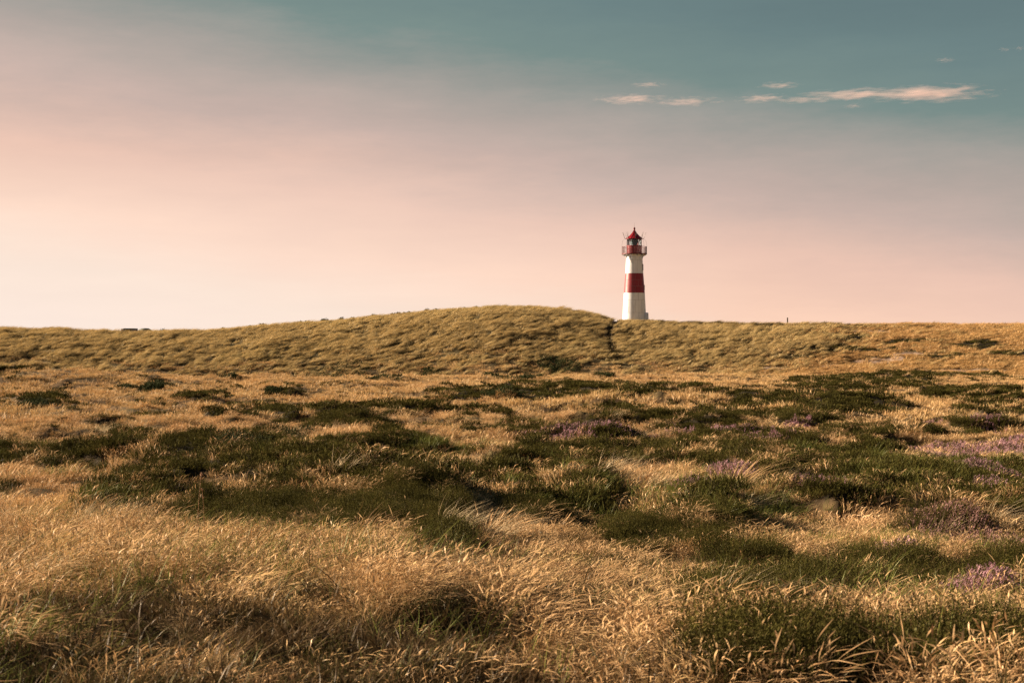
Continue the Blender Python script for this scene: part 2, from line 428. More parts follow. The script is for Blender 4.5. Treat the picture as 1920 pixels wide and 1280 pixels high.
F = np.stack([ii * na + jj, ii * na + jn, (ii + 1) * na + jn, (ii + 1) * na + jj], -1)
F = F[..., ::-1]
ksplit = int(np.searchsorted(RR, R_FOOT))
def sub_mesh(name, F_, close=False):
    F_ = F_.reshape(-1, 4)
    used, inv = np.unique(F_, return_inverse=True)
    return mesh_np(name, V[used], inv.reshape(-1, 4), M_ground, True,
        {'heath': ('FLOAT', g_heath_shade.ravel()[used]), 'sand': ('FLOAT', gs.ravel()[used]), 'dune': ('FLOAT', gd.ravel()[used])})
g1 = link('ground', sub_mesh('ground', F[:ksplit])); tag(g1, 'gently rolling heath ground of dry straw, moss and bare soil', 'ground', None, 'structure')
g2 = link('dune_hill', sub_mesh('dune_hill', F[ksplit:])); tag(g2, 'long grassy dune ridge that closes off the heath and carries the lighthouse', 'dune', None, 'structure')

# ------------------------------------------------------------------ blades and sprigs
def ribbons(n, rg, radius, hgt, width, lean, spread, segs=4, head=0.0, headw=3.0, curl=.6, wind=(1, .1), z0=-.03, nod=0.0):
    """n curved tapering blades rooted in a disc; returns verts, quads, along, jit"""
    a = rg.uniform(0, 2 * np.pi, n); rr = radius * np.sqrt(rg.uniform(0, 1, n))
    root = np.stack([rr * np.cos(a), rr * np.sin(a), np.zeros(n) + z0 if np.isscalar(z0) else rg.uniform(*z0, n)], -1)
    H = rg.uniform(*hgt, n)
    out = np.stack([np.cos(a), np.sin(a)], -1) * (rr / max(radius, 1e-6))[:, None] * spread + rg.normal(0, spread * .5, (n, 2))
    dirx = out + np.array(wind)[None] * lean
    t = np.linspace(0, 1, segs + 1)
    na_ = rg.uniform(0, 2 * np.pi, n); nd_ = np.stack([np.cos(na_) + .6, np.sin(na_)], -1)
    bend = t[:, None, None] * dirx[None] * .55 + (t[:, None, None] ** 2.2) * dirx[None] * curl + (t[:, None, None] ** 4) * nd_[None] * nod
    pts = np.zeros((segs + 1, n, 3))
    pts[..., :2] = root[None, :, :2] + bend * H[None, :, None]
    L = np.linalg.norm(dirx, axis=1)
    zz = t[:, None] - .35 * np.clip(L, 0, 1.3)[None] * t[:, None] ** 2 - nod * .6 * t[:, None] ** 4
    pts[..., 2] = root[None, :, 2] + zz * H[None]
    pts[1:-1] += rg.normal(0, .012, (segs - 1, n, 3)) * H[None, :, None]
    phi = rg.uniform(0, np.pi, n)
    side = np.stack([np.cos(phi), np.sin(phi), np.zeros(n)], -1)
    if head > 0:
        prof = np.where(t < 1 - head, .55 * np.ones_like(t), headw * np.sin(np.pi * np.clip((t - (1 - head)) / head, .12, .96)) ** .8)
    else:
        prof = np.clip(1 - t ** 1.6, .06, 1)
    wv = rg.uniform(.7, 1.3, n) * width
    off = side[None] * (prof[:, None] * wv[None])[..., None] * .5
    vs = np.stack([pts - off, pts + off], 2)          # seg, n, 2, 3
    vs = vs.transpose(1, 0, 2, 3).reshape(-1, 3)
    b = (np.arange(n) * (segs + 1) * 2)[:, None]; s = (np.arange(segs) * 2)[None]
    q = np.stack([b + s, b + s + 1, b + s + 3, b + s + 2], -1).reshape(-1, 4)
    along = np.tile(np.repeat(t, 2), n)
    jit = np.repeat(rg.uniform(0, 1, n), (segs + 1) * 2)
    return vs, q, along, jit

def sprigs(n, rg, radius, hgt, lw, wind=.25, leaves=9, dome=0.0, tip=None):
    """n upright heather or shrub shoots, each a set of short leaf quads round a stem"""
    a = rg.uniform(0, 2 * np.pi, n); rr = np.sqrt(rg.uniform(0, 1, n))
    H = rg.uniform(*hgt, n) * (1 - dome * rr ** 2)
    root = np.stack([radius * rr * np.cos(a), radius * rr * np.sin(a), np.full(n, -.04)], -1)
    d = np.stack([.35 * rr * np.cos(a) + wind + rg.normal(0, .2, n), .35 * rr * np.sin(a) + rg.normal(0, .2, n), np.ones(n)], -1)
    d /= np.linalg.norm(d, axis=1)[:, None]
    k = leaves
    t = np.linspace(.18, 1, k)[None] + rg.uniform(-.04, .04, (n, k))
    p = root[:, None] + d[:, None] * (H[:, None] * t)[..., None]
    la = rg.uniform(0, 2 * np.pi, (n, k))
    o = np.stack([np.cos(la), np.sin(la), rg.uniform(.5, 1.6, (n, k))], -1); o /= np.linalg.norm(o, axis=-1)[..., None]
    sd_ = np.stack([-np.sin(la), np.cos(la), rg.uniform(-.3, .3, (n, k))], -1)
    ll = lw * rg.uniform(1.4, 2.8, (n, k))[..., None] * (1.15 - .5 * t)[..., None]
    ww = lw * rg.uniform(.35, .6, (n, k))[..., None]
    v0 = p - sd_ * ww * .5; v1 = p + sd_ * ww * .5; v2 = p + o * ll + sd_ * ww * .25; v3 = p + o * ll - sd_ * ww * .25
    vs = np.stack([v0, v1, v2, v3], 2).reshape(-1, 3)
    q = np.arange(n * k * 4).reshape(-1, 4)
    along = np.repeat(t.ravel(), 4); jit = np.repeat(np.repeat(rg.uniform(0, 1, n), k), 4)
    return vs, q, along, jit

def merge(parts):
    vs, qs, al, ji = [], [], [], []; o = 0
    for v, q, a, j in parts:
        vs.append(v); qs.append(q + o); al.append(a); ji.append(j); o += len(v)
    return np.concatenate(vs), np.concatenate(qs), np.concatenate(al), np.concatenate(ji)

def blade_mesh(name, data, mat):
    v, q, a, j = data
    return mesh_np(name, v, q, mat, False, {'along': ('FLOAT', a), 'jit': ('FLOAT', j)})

def proto_set(name, makers, mat):
    col = bpy.data.collections.new(name)               # source shapes of the scattered ground cover, not in the scene
    for k, mk in enumerate(makers):
        col.objects.link(bpy.data.objects.new('%s_source_%02d' % (name, k), blade_mesh(name, mk, mat)))
    return col

def rg_(s): return np.random.default_rng(s)
N = 8
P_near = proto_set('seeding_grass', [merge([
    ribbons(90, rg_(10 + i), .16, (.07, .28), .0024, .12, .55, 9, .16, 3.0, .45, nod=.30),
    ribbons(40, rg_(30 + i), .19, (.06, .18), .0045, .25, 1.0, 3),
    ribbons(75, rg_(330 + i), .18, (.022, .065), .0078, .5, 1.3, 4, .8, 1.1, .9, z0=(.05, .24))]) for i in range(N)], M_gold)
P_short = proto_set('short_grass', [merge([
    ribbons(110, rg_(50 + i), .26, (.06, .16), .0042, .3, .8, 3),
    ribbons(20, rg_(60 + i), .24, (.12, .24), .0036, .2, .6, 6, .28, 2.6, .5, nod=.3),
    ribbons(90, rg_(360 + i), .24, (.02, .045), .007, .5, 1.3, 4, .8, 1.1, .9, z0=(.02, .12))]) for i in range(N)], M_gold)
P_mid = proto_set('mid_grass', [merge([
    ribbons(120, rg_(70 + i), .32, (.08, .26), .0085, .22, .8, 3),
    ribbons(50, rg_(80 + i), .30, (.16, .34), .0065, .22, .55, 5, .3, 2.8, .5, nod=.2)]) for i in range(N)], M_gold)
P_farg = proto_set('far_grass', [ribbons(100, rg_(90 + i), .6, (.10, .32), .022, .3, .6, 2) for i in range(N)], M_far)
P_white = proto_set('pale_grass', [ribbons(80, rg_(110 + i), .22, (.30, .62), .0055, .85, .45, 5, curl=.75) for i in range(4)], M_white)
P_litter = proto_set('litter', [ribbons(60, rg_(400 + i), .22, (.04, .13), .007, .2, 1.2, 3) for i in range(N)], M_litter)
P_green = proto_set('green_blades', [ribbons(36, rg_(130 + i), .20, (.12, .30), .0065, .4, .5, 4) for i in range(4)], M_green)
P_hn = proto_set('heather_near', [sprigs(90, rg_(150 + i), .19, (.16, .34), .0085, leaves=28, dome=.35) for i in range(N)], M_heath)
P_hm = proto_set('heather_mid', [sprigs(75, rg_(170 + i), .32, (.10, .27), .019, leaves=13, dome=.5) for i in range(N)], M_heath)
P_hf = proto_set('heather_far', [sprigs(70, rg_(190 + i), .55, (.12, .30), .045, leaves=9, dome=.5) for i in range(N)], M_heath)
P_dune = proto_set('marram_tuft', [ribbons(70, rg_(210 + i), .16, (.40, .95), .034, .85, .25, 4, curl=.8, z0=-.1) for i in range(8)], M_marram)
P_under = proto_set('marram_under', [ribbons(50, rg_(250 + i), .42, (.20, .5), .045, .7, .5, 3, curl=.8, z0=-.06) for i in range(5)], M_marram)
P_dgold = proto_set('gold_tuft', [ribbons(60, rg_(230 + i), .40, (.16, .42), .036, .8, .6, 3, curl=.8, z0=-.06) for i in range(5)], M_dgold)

def scatter(name, pts, rot, scl, idx, col, label, cat):
    me = bpy.data.meshes.new(name)
    me.vertices.add(len(pts)); me.vertices.foreach_set('co', np.asarray(pts, dtype=np.float32).ravel())
    a = me.attributes.new('rot', 'FLOAT_VECTOR', 'POINT'); a.data.foreach_set('vector', np.asarray(rot, dtype=np.float32).ravel())
    a = me.attributes.new('scl', 'FLOAT', 'POINT'); a.data.foreach_set('value', np.asarray(scl, dtype=np.float32))
    a = me.attributes.new('idx', 'INT', 'POINT'); a.data.foreach_set('value', np.asarray(idx, dtype=np.int32))
    o = link(name, me)
    ng = bpy.data.node_groups.new(name, 'GeometryNodeTree')
    ng.interface.new_socket('Geometry', in_out='INPUT', socket_type='NodeSocketGeometry')
    ng.interface.new_socket('Geometry', in_out='OUTPUT', socket_type='NodeSocketGeometry')
    nd = ng.nodes; gi = nd.new('NodeGroupInput'); go = nd.new('NodeGroupOutput')
    ci = nd.new('GeometryNodeCollectionInfo'); ci.inputs['Collection'].default_value = col
    ci.inputs['Separate Children'].default_value = True; ci.inputs['Reset Children'].default_value = True
    ip = nd.new('GeometryNodeInstanceOnPoints'); ip.inputs['Pick Instance'].default_value = True
    def attr(nm, tp):
        q = nd.new('GeometryNodeInputNamedAttribute'); q.data_type = tp; q.inputs[0].default_value = nm
        return [s for s in q.outputs if s.enabled and s.name == 'Attribute'][0]
    e2r = nd.new('FunctionNodeEulerToRotation')
    L = ng.links.new
    L(gi.outputs[0], ip.inputs['Points']); L(ci.outputs[0], ip.inputs['Instance'])
    L(attr('rot', 'FLOAT_VECTOR'), e2r.inputs[0]); L(e2r.outputs[0], ip.inputs['Rotation'])
    L(attr('scl', 'FLOAT'), ip.inputs['Scale']); L(attr('idx', 'INT'), ip.inputs['Instance Index'])
    L(ip.outputs[0], go.inputs[0])
    md = o.modifiers.new('scatter', 'NODES'); md.node_group = ng
    tag(o, label, cat, None, 'stuff')
    return o

def sample(n, r0, r1, az=.42):
    r = np.sqrt(rng.uniform(r0 * r0, r1 * r1, n)); a = rng.uniform(-az, az, n)
    return r * np.sin(a), r * np.cos(a)

def placed(x, y, z, turn=1.1, s=(.75, 1.25), nvar=8, tilt=.18):
    n = len(x)
    rot = np.stack([rng.normal(0, tilt, n), rng.normal(0, tilt, n), rng.normal(0, turn, n)], -1)
    return np.stack([x, y, z], -1), rot, rng.uniform(*s, n), rng.integers(0, nvar, n)

class Acc:
    def __init__(s): s.a = []
    def add(s, *q): s.a.append(q)
    def cat(s): return [np.concatenate(c) for c in zip(*s.a)]

def zones(n, r0, r1):
    x, y = sample(n, r0, r1)
    z, h, s_, d, u, v, pd = height(x, y, True)
    return x, y, z, h, s_, d, u, v, pd

# golden grass, three grains by distance
def gold(n, r0, r1, col, name, label, s, short_col=None, nvar=8):
    x, y, z, h, sd_, d, u, v, pd = zones(n, r0, r1)
    lush = fbm(x * .35, y * .35, 41, 3)
    thin = np.maximum(smooth(.02, .18, fbm(x * .6 + 5, y * .6, 43, 3)), smooth(.04, .14, fbm(x * 2.4 + 5, y * 2.0, 44, 3)))           # trampled or mossy spots with thinner cover
    keep = rng.uniform(0, 1, n) < (1 - (.90 - .16 * smooth(18, 28, np.hypot(x, y))) * h) * (1 - .85 * sd_) * (1 - .85 * thin) * (1 - .6 * smooth(0, .3, field(BLOOM, u, 640 + (v - 640) * .93)))
    hol = hollow(x, y)
    keep &= rng.uniform(0, 1, n) > .35 * hol
    keep &= (rng.uniform(0, 1, n) > smooth(R_FOOT, R_FOOT + 20, np.hypot(x, y)))
    tall = keep & (lush - .35 * hol > -.06 + .05 * smooth(12, 22, np.hypot(x, y))) if short_col else keep
    p = placed(x[tall], y[tall], z[tall], s=s, nvar=nvar); p[2][:] *= 1 + .9 * np.clip(lush[tall], -.4, .2)
    scatter(name, *p, col, label, 'grass')
    if short_col:
        k = keep & ~tall
        scatter('short_grass', *placed(x[k], y[k], z[k], s=(.8, 1.3), nvar=nvar), short_col, 'short dry turf between the taller seeding grass', 'grass')
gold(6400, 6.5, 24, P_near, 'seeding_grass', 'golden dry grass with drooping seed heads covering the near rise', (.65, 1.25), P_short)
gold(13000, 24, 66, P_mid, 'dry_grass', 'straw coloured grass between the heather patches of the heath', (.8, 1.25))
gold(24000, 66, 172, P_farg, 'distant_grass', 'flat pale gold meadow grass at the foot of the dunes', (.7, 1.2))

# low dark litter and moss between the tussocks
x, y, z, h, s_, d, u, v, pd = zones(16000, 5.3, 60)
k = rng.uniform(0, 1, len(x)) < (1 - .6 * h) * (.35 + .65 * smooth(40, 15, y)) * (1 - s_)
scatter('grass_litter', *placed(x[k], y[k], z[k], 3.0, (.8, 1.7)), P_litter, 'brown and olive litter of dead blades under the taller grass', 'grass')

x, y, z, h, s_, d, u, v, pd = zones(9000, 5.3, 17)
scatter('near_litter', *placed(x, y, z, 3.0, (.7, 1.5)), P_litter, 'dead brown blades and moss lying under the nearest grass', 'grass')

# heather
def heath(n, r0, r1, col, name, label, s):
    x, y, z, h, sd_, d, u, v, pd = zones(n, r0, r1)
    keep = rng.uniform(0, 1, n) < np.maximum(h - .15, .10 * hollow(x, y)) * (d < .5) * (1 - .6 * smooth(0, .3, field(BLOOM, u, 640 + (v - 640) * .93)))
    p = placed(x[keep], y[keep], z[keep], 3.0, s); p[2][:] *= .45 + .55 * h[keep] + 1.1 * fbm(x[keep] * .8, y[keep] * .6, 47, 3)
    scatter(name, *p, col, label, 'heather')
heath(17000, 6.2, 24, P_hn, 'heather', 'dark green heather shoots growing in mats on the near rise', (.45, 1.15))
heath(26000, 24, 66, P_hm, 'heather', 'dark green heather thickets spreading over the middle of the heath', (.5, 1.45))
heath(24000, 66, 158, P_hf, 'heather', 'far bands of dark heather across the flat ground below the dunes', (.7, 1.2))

# green and bleached blades mixed in
x, y, z, h, s_, d, u, v, pd = zones(11000, 6.6, 45)
g_ = .8 * hollow(x, y) + smooth(.0, .2, fbm(x * .3, y * .3, 51, 3) + .08 * smooth(1200, 1700, u) + .05 * smooth(1150, 1280, v))
k = rng.uniform(0, 1, len(x)) < g_ * .75
scatter('green_grass', *placed(x[k], y[k], z[k], 1.0, (.8, 1.5), 4), P_green, 'fresh green blades mixed through the dry grass', 'grass')
x, y, z, h, s_, d, u, v, pd = zones(9000, 22, 75)
k = (rng.uniform(0, 1, len(x)) < smooth(.12, .30, fbm(x * .25, y * .25, 53, 3)) * .5) & (h < .5)
scatter('bleached_grass', *placed(x[k], y[k], z[k], .4, (.7, 1.25), 4), P_white, 'bleached windblown grass in pale drifts across the heath', 'grass')

# dune grass
x, y = sample(60000, 150, 207)
z, h, s_, d, u, v, pd = height(x, y, True)
goldside = .97 * smooth(1380, 1700, u + 160 * fbm(x * .2, y * .2, 61, 3) + 1.2 * (v - 640))
pathx = lambda vv: np.interp(vv, PATH[:, 1], PATH[:, 0])
clear = (pd > 1.25) & ~((np.abs(x - (250 - 960) / FPX * 192) < 2.2) & (y > 186) & (y < 193.5)) & (np.hypot(x - LH[0], y - LH[1]) > 1.95)
dens = (1 - .9 * s_) * (.3 + .7 * smooth(-.16, .0, fbm((x * .9 - y * .15) * .8, (y * .14 + x * .1) * 1.6, 63, 3)))
k = clear & (rng.uniform(0, 1, len(x)) > goldside) & (rng.uniform(0, 1, len(x)) < dens) & (rng.uniform(0, 1, len(x)) < smooth(148, 172, np.hypot(x, y) + 14 * fbm(x * .3, y * .3, 67, 3)))
k &= ~((u > 1100) & (pathx(v) - u > 0) & (pathx(v) - u < 11) & (v < 664))
k0 = k & (rng.uniform(0, 1, len(x)) < .55); ku = k & (rng.uniform(0, 1, len(x)) < .45)
scatter('low_marram_grass', *placed(x[ku], y[ku], z[ku], .5, (.6, 1.2), 5), P_under, 'short undergrowth between the marram tussocks on the ridge', 'grass')
k = k0 & ~((u > 1100) & (pathx(v) - u > 0) & (pathx(v) - u < 13) & (v < 664))
p = placed(x[k], y[k], z[k], .30, (.6, 1.15), 8, .1)
dl = np.hypot(x[k] - LH[0], y[k] - LH[1]); p[2][:] *= .45 + .55 * smooth(2, 8, dl); p[2][:] *= 1 - .35 * smooth(196, 201, np.hypot(x[k], y[k]))
scatter('marram_grass', *p, P_dune, 'wind combed olive marram grass covering the dune ridge', 'grass')
k = clear & (rng.uniform(0, 1, len(x)) < goldside) & (rng.uniform(0, 1, len(x)) < (1 - .92 * s_)) & (h < .4)
scatter('golden_tussock_grass', *placed(x[k], y[k], z[k], .5, (.6, 1.3), 5), P_dgold, 'short golden tussocks on the open slope of the ridge', 'grass')
k = (h > .4) & (rng.uniform(0, 1, len(x)) < .35) & (rng.uniform(0, 1, len(x)) < goldside)
scatter('dune_heather', *placed(x[k], y[k], z[k], 3, (.5, .9), 5), P_hf, 'patches of dark creeping heather on the golden dune slope', 'heather')

# ------------------------------------------------------------------ individual plants
def footprint(px, py, rx, ry):
    py = 640 + (py - 640) / .93 if py > 640 else py
    X, Y, Z = ground_at(px, py)
    drop = max(EYE - Z, .5)
    return X, Y, Z, rx * Y / FPX, min(ry * Y * Y / (FPX * drop), rx * Y / FPX * 2.2)

def patch_plant(name, px, py, rx, ry, hgt, lw, nn, leaf_mat, bloom_mat, label, cat, group=None, bloom=.6, wind=.25):
    X, Y, Z, ax, ay = footprint(px, py, rx, ry)
    o = empty(name, (X, Y, Z))
    rg = rg_(int(px * 7 + py))
    def spread(data, n_leaf):
        v, q, a, j = data
        return v, q, a, j
    def build(mat, frac, lo, nm, h2, lwf):
        n = int(nn * frac)
        v, q, a, j = sprigs(n, rg, 1.0, h2, lw * lwf, wind, 8)
        k = 8
        root = v.reshape(n, k * 4, 3)
        c = root.mean(1)                                  # centre of each shoot on the unit disc
        ctr = c[:, :2].copy(); ctr /= np.maximum(1, np.hypot(*ctr.T))[:, None]
        edge = .8 + .7 * vnoise(np.arctan2(ctr[:, 1], ctr[:, 0]) * 1.3 + px, np.full(n, py * 1.0), 3)
        new = ctr * edge[:, None] * np.array([ax, ay])[None]
        g = height(X + new[:, 0], Y + new[:, 1]) - Z
        root[:, :, 0] += (new[:, 0] - c[:, 0])[:, None]; root[:, :, 1] += (new[:, 1] - c[:, 1])[:, None]
        dome = 1 - .3 * (ctr ** 2).sum(1)
        root[:, :, 2] = root[:, :, 2] * dome[:, None] + g[:, None]
        me = blade_mesh(nm, (root.reshape(-1, 3), q, np.clip(a + lo, 0, 1), j), mat)
        return link(nm, me, o)
    build(leaf_mat, 1 - bloom * .5, 0, 'foliage', hgt, 1.0)
    if bloom_mat: build(bloom_mat, bloom, .25, 'blossom', (hgt[0] * 1.15, hgt[1] * 1.15), .8)
    tag(o, label, cat, group)
    return o

GP = 'flowering heather bushes on the heath'
for px, py, rx, ry, nn, bm, bl, lab in PURPLE:
    D = ground_at(px, py)[1]
    lw = .014 + .00058 * D
    patch_plant('heather_bush', px, py, rx, ry, (.17, .30) if D > 18 else (.14, .28), lw, int(nn * 1.05), M_heath, M_purple if bm == 'p' else M_mauve, lab, 'heather', GP, bl)

SHR = [
 (295,720,24,6,.9,900,'dark round bush standing alone on the golden meadow before the dune'),
 (240,722,24,4,.5,500,'low flat bush beside the round one on the golden meadow'),
 (82,754,30,9,.7,900,'dark ragged bush on straw grass below the low dune mound'),
 (945,731,30,6,.9,700,'dark rounded bush at the head of the wide heather band'),
 (510,728,14,3,.5,300,'very small dark bush near the middle of the golden meadow'),
 (640,701,48,3,.8,500,'long flat dark bush at the dune foot on the meadow edge'),
 (725,704,30,3,.6,400,'shorter flat dark bush at the dune foot next to the long one'),
 (805,700,14,3,.7,240,'small dark bush at the dune foot between two flat ones'),
 (930,704,18,3,.7,300,'small dark bush at the dune foot behind the rounded bush'),
 (980,706,36,4,.8,500,'wide dark bush at the dune foot below the highest part of the ridge'),
 (1132,700,16,3,.6,260,'tiny dark bush at the dune foot below the trodden path'),
 (1045,690,30,4,1.0,420,'brown green bush on the lowest dune slope left of the path end'),
 (430,703,16,3,.6,260,'small green bush at the dune foot on the sunny side of the long ones'),
 (1770,602,12,3,1.1,260,'dark bush breaking the skyline on the golden ridge'),
 (1545,603,8,3,.9,160,'scraggy dark shrub on the skyline just past the ridge post'),
 (450,824,36,7,.6,700,'dark low bush in dry grass above the great thicket'),
 (560,806,40,8,.6,700,'dark tangled bush behind the dry grass in the middle of the heath'),
]
for px, py, rx, ry, hh, nn, lab in SHR:
    py_ = min(py, 690 if py < 699 else py)
    if py < 610:
        D = 198.5; X = (px - 960) / FPX * D; Z = float(height(np.array([X]), np.array([D]))[0])
        o = empty('shrub', (X, D, Z - .1)); ax = rx * D / FPX
        v, q, a, j = sprigs(nn, rg_(px), ax, (hh * .5, hh), .12, .1, 8, .5)
        link('foliage', blade_mesh('foliage', (v, q, a, j), M_shrub), o)
        v, q, a, j = ribbons(10, rg_(px + 1), ax * .4, (hh * .5, hh * .9), .05, .1, .6, 3)
        link('stem', blade_mesh('stem', (v, q, a, j), M_shrub), o); tag(o, lab, 'shrub')
    else:
        D = ground_at(px, py)[1]
        patch_plant('shrub', px, py, rx, ry, (hh * .3, hh * .7), .012 + .0007 * D, nn, M_shrub, None, lab, 'shrub', None, 0, .1)

# row of small dark bushes along the skyline of the ridge
SKB = [468,492,531,563,575,606,640,661,737,746,758,766,800,815,818,870,893,930,948,306,330,282,418,610,700]
for i, px in enumerate(SKB):
    D = 199.0 * math.cos(math.atan((px - 960) / FPX)) ; X = (px - 960) / FPX * D
    Z = float(height(np.array([X]), np.array([D]))[0])
    o = empty('crest_bush', (X, D, Z))
    rg = rg_(900 + i); hh = rg.uniform(.45, .75); ax = rg.uniform(.15, .4)
    link('foliage', blade_mesh('foliage', sprigs(110, rg, ax, (hh * .5, hh), .11, .1, 7, .5), M_shrub), o)
    link('stem', blade_mesh('stem', ribbons(6, rg, ax * .3, (hh * .5, hh * .9), .05, .1, .5, 3), M_shrub), o)
    tag(o, 'tiny dark bush among others on the crest of the ridge away from the lighthouse', 'bush', 'dark bushes along the crest of the ridge')

# tall tufts that stand out one by one
TUFT = [
 (60,1000,.55,.75,110,.006,M_green,M_gold,'long arching greenish grass tuft rising at the frame edge above the straw'),
 (20,1110,.5,.6,120,.007,M_white,None,'large grey bleached tussock with a dark heart at the edge of the near rise'),
 (640,888,.5,.5,80,.009,M_white,None,'pale windblown tuft behind the great dark thicket'),
 (870,880,.35,.55,70,.009,M_white,None,'silvery arching tuft on the heath behind the small dark mat'),
 (840,1000,.35,.65,130,.007,M_white,None,'pale leaning tuft at the end of the great dark thicket'),
 (925,1012,.35,.60,120,.007,M_white,M_gold,'straw tuft leaning beside the pale one at the thicket end'),
 (685,1010,.28,.62,60,.006,M_gold,None,'sparse tall stalks rising before the great dark thicket'),
 (1215,925,.5,.6,120,.010,M_white,M_gold,'bushy pale tuft on top of the golden hummock'),
 (1130,890,.3,.55,80,.010,M_white,None,'small bleached tuft on bare ground before the round dark mat'),
 (1400,960,.35,.5,80,.009,M_white,None,'tangled bleached tuft on the shaded side of the golden hummock'),
 (1385,915,.35,.9,70,.010,M_gold,None,'tall straw tuft between the hummock and the lone purple mound'),
 (1375,1140,.30,.50,90,.004,M_white,None,'fan of long yellow green blades leaning over the dark heather mat'),
 (1250,1130,.25,.35,60,.005,M_gold,None,'small straw tuft on the turf before the long blade fan'),
 (1470,1275,.22,.34,40,.003,M_gold,None,'leaning straw stalks in the nearest dark heather'),
 (390,1010,.3,.42,70,.005,M_gold,None,'light straw tuft at the foot of the dry flower stalk'),
 (240,980,.3,.55,50,.005,M_green,None,'thin upright green tuft in the hollow behind the near straw'),
]
for px, py, rad, hh, nb, wd, m1, m2, lab in TUFT:
    X, Y, Z = ground_at(px, py)
    o = empty('grass_tuft', (X, Y, Z)); rg = rg_(int(px + py))
    f = 1.0 if Y < 20 else 1.25
    link('blades', blade_mesh('blades', ribbons(nb, rg, rad * .55, (hh * .55, hh * f), wd, .75, .45, 6, curl=.8), m1), o)['kind'] = 'stuff'
    if m2:
        e = link('seed_stalks', blade_mesh('seed_stalks', ribbons(nb // 3, rg, rad * .5, (hh * .6, hh), wd * .9, .6, .4, 6, .25, 2.4, .5), m2), o); e['kind'] = 'stuff'
    tag(o, lab, 'grass tuft', 'tufts of long windblown grass')

# ------------------------------------------------------------------ meshes for built things
class MB:
    def __init__(s): s.v = []; s.f = []
    def add(s, vs, fs):
        o = len(s.v); s.v += [tuple(p) for p in vs]; s.f += [tuple(i + o for i in f) for f in fs]; return s
    def box(s, c, d, rz=0, taper=0):
        ca, sa = math.cos(rz), math.sin(rz); vs = []
        for k in (-1, 1):
            for a, b in ((-1, -1), (1, -1), (1, 1), (-1, 1)):
                f = 1 - taper * (k > 0); px, py = a * d[0] / 2 * f, b * d[1] / 2 * f
                vs.append((c[0] + px * ca - py * sa, c[1] + px * sa + py * ca, c[2] + k * d[2] / 2))
        return s.add(vs, [(3, 2, 1, 0), (4, 5, 6, 7), (0, 1, 5, 4), (1, 2, 6, 5), (2, 3, 7, 6), (3, 0, 4, 7)])
    def tube(s, pts, r, n=6, caps=True):
        pts = [Vector(p) for p in pts]; rs = r if isinstance(r, (list, tuple)) else [r] * len(pts); rings = []
        for i, p in enumerate(pts):
            d = (pts[min(i + 1, len(pts) - 1)] - pts[max(i - 1, 0)]).normalized()
            a = d.cross(Vector((0, 0, 1)) if abs(d.z) < .9 else Vector((1, 0, 0))).normalized(); b = d.cross(a)
            rings.append([p + (a * math.cos(2 * math.pi * k / n) + b * math.sin(2 * math.pi * k / n)) * rs[i] for k in range(n)])
        fs = []
        for i in range(len(pts) - 1):
            for k in range(n): fs.append((i * n + k, i * n + (k + 1) % n, (i + 1) * n + (k + 1) % n, (i + 1) * n + k))
        if caps: fs += [tuple(range(n))[::-1], tuple((len(pts) - 1) * n + k for k in range(n))]
        return s.add([v for r_ in rings for v in r_], fs)
    def lathe(s, prof, n=48, a0=0, a1=2 * math.pi, cap=False):
        full = abs(a1 - a0 - 2 * math.pi) < 1e-6; m = n if full else n + 1; vs = []
        for r, z in prof:
            for k in range(m):
                a = a0 + (a1 - a0) * k / n; vs.append((r * math.cos(a), r * math.sin(a), z))
        fs = []
        for i in range(len(prof) - 1):
            for k in range(n):
                k2 = (k + 1) % m; fs.append((i * m + k, i * m + k2, (i + 1) * m + k2, (i + 1) * m + k))
        return s.add(vs, fs)
    def build(s, name, mat, parent=None, smooth=False, bevel=0):
        me = bpy.data.meshes.new(name); me.from_pydata(s.v, [], s.f)
        if smooth:
            for p in me.polygons: p.use_smooth = True
        me.update(); me.materials.append(mat)
        o = link(name, me, parent)
        if bevel:
            b = o.modifiers.new('bevel', 'BEVEL'); b.width = bevel; b.segments = 2; b.limit_method = 'ANGLE'
        return o

# ------------------------------------------------------------------ lighthouse
M_wh = mat_painted('white_paint', (.86, .845, .83, 1), (.45, .40, .34, 1), .40)
M_rd = mat_painted('red_paint', (.27, .012, .018, 1), (.12, .015, .016, 1), .5)
M_rd2 = mat_solid('red_enamel', (.28, .012, .018), .35, 0, 0, 6)
M_dk = mat_solid('dark_iron', (.05, .025, .025), .5, .3, .1)
M_rail = mat_solid('railing_red', (.14, .02, .02), .5, .1)
M_seam = mat_solid('seam_gap', (.30, .27, .24), .8)  # grey of the joints between plates, also used on the conduit
M_steel = mat_solid('galvanised_rod', (.16, .14, .14), .4, .6)
def glass_mat():
    m, t_ = new_mat('lantern_glass')
    tr = t_.n('ShaderNodeBsdfTransparent', {'Color': (.90, .94, .93, 1)}); gl_ = t_.n('ShaderNodeBsdfGlossy', {'Color': (1, 1, 1, 1), 'Roughness': .03})
    fr = t_.n('ShaderNodeFresnel', {'IOR': 1.45})
    mx = t_.n('ShaderNodeMixShader', {0: fr.outputs[0], 1: tr.outputs[0], 2: gl_.outputs[0]})
    t_.n('ShaderNodeOutputMaterial', {0: mx.outputs[0]}); return m
M_glass = glass_mat()
M_lens = mat_solid('lens_glass', (.035, .075, .085), .12, .2, 0, 10)
M_win = mat_solid('window_glass', (.02, .03, .035), .1)
M_mesh, t_ = new_mat('railing_wire')
b_ = t_.n('ShaderNodeBsdfPrincipled', {'Base Color': (.11, .03, .03, 1), 'Roughness': .5}); t_.n('ShaderNodeOutputMaterial', {0: b_.outputs[0]})

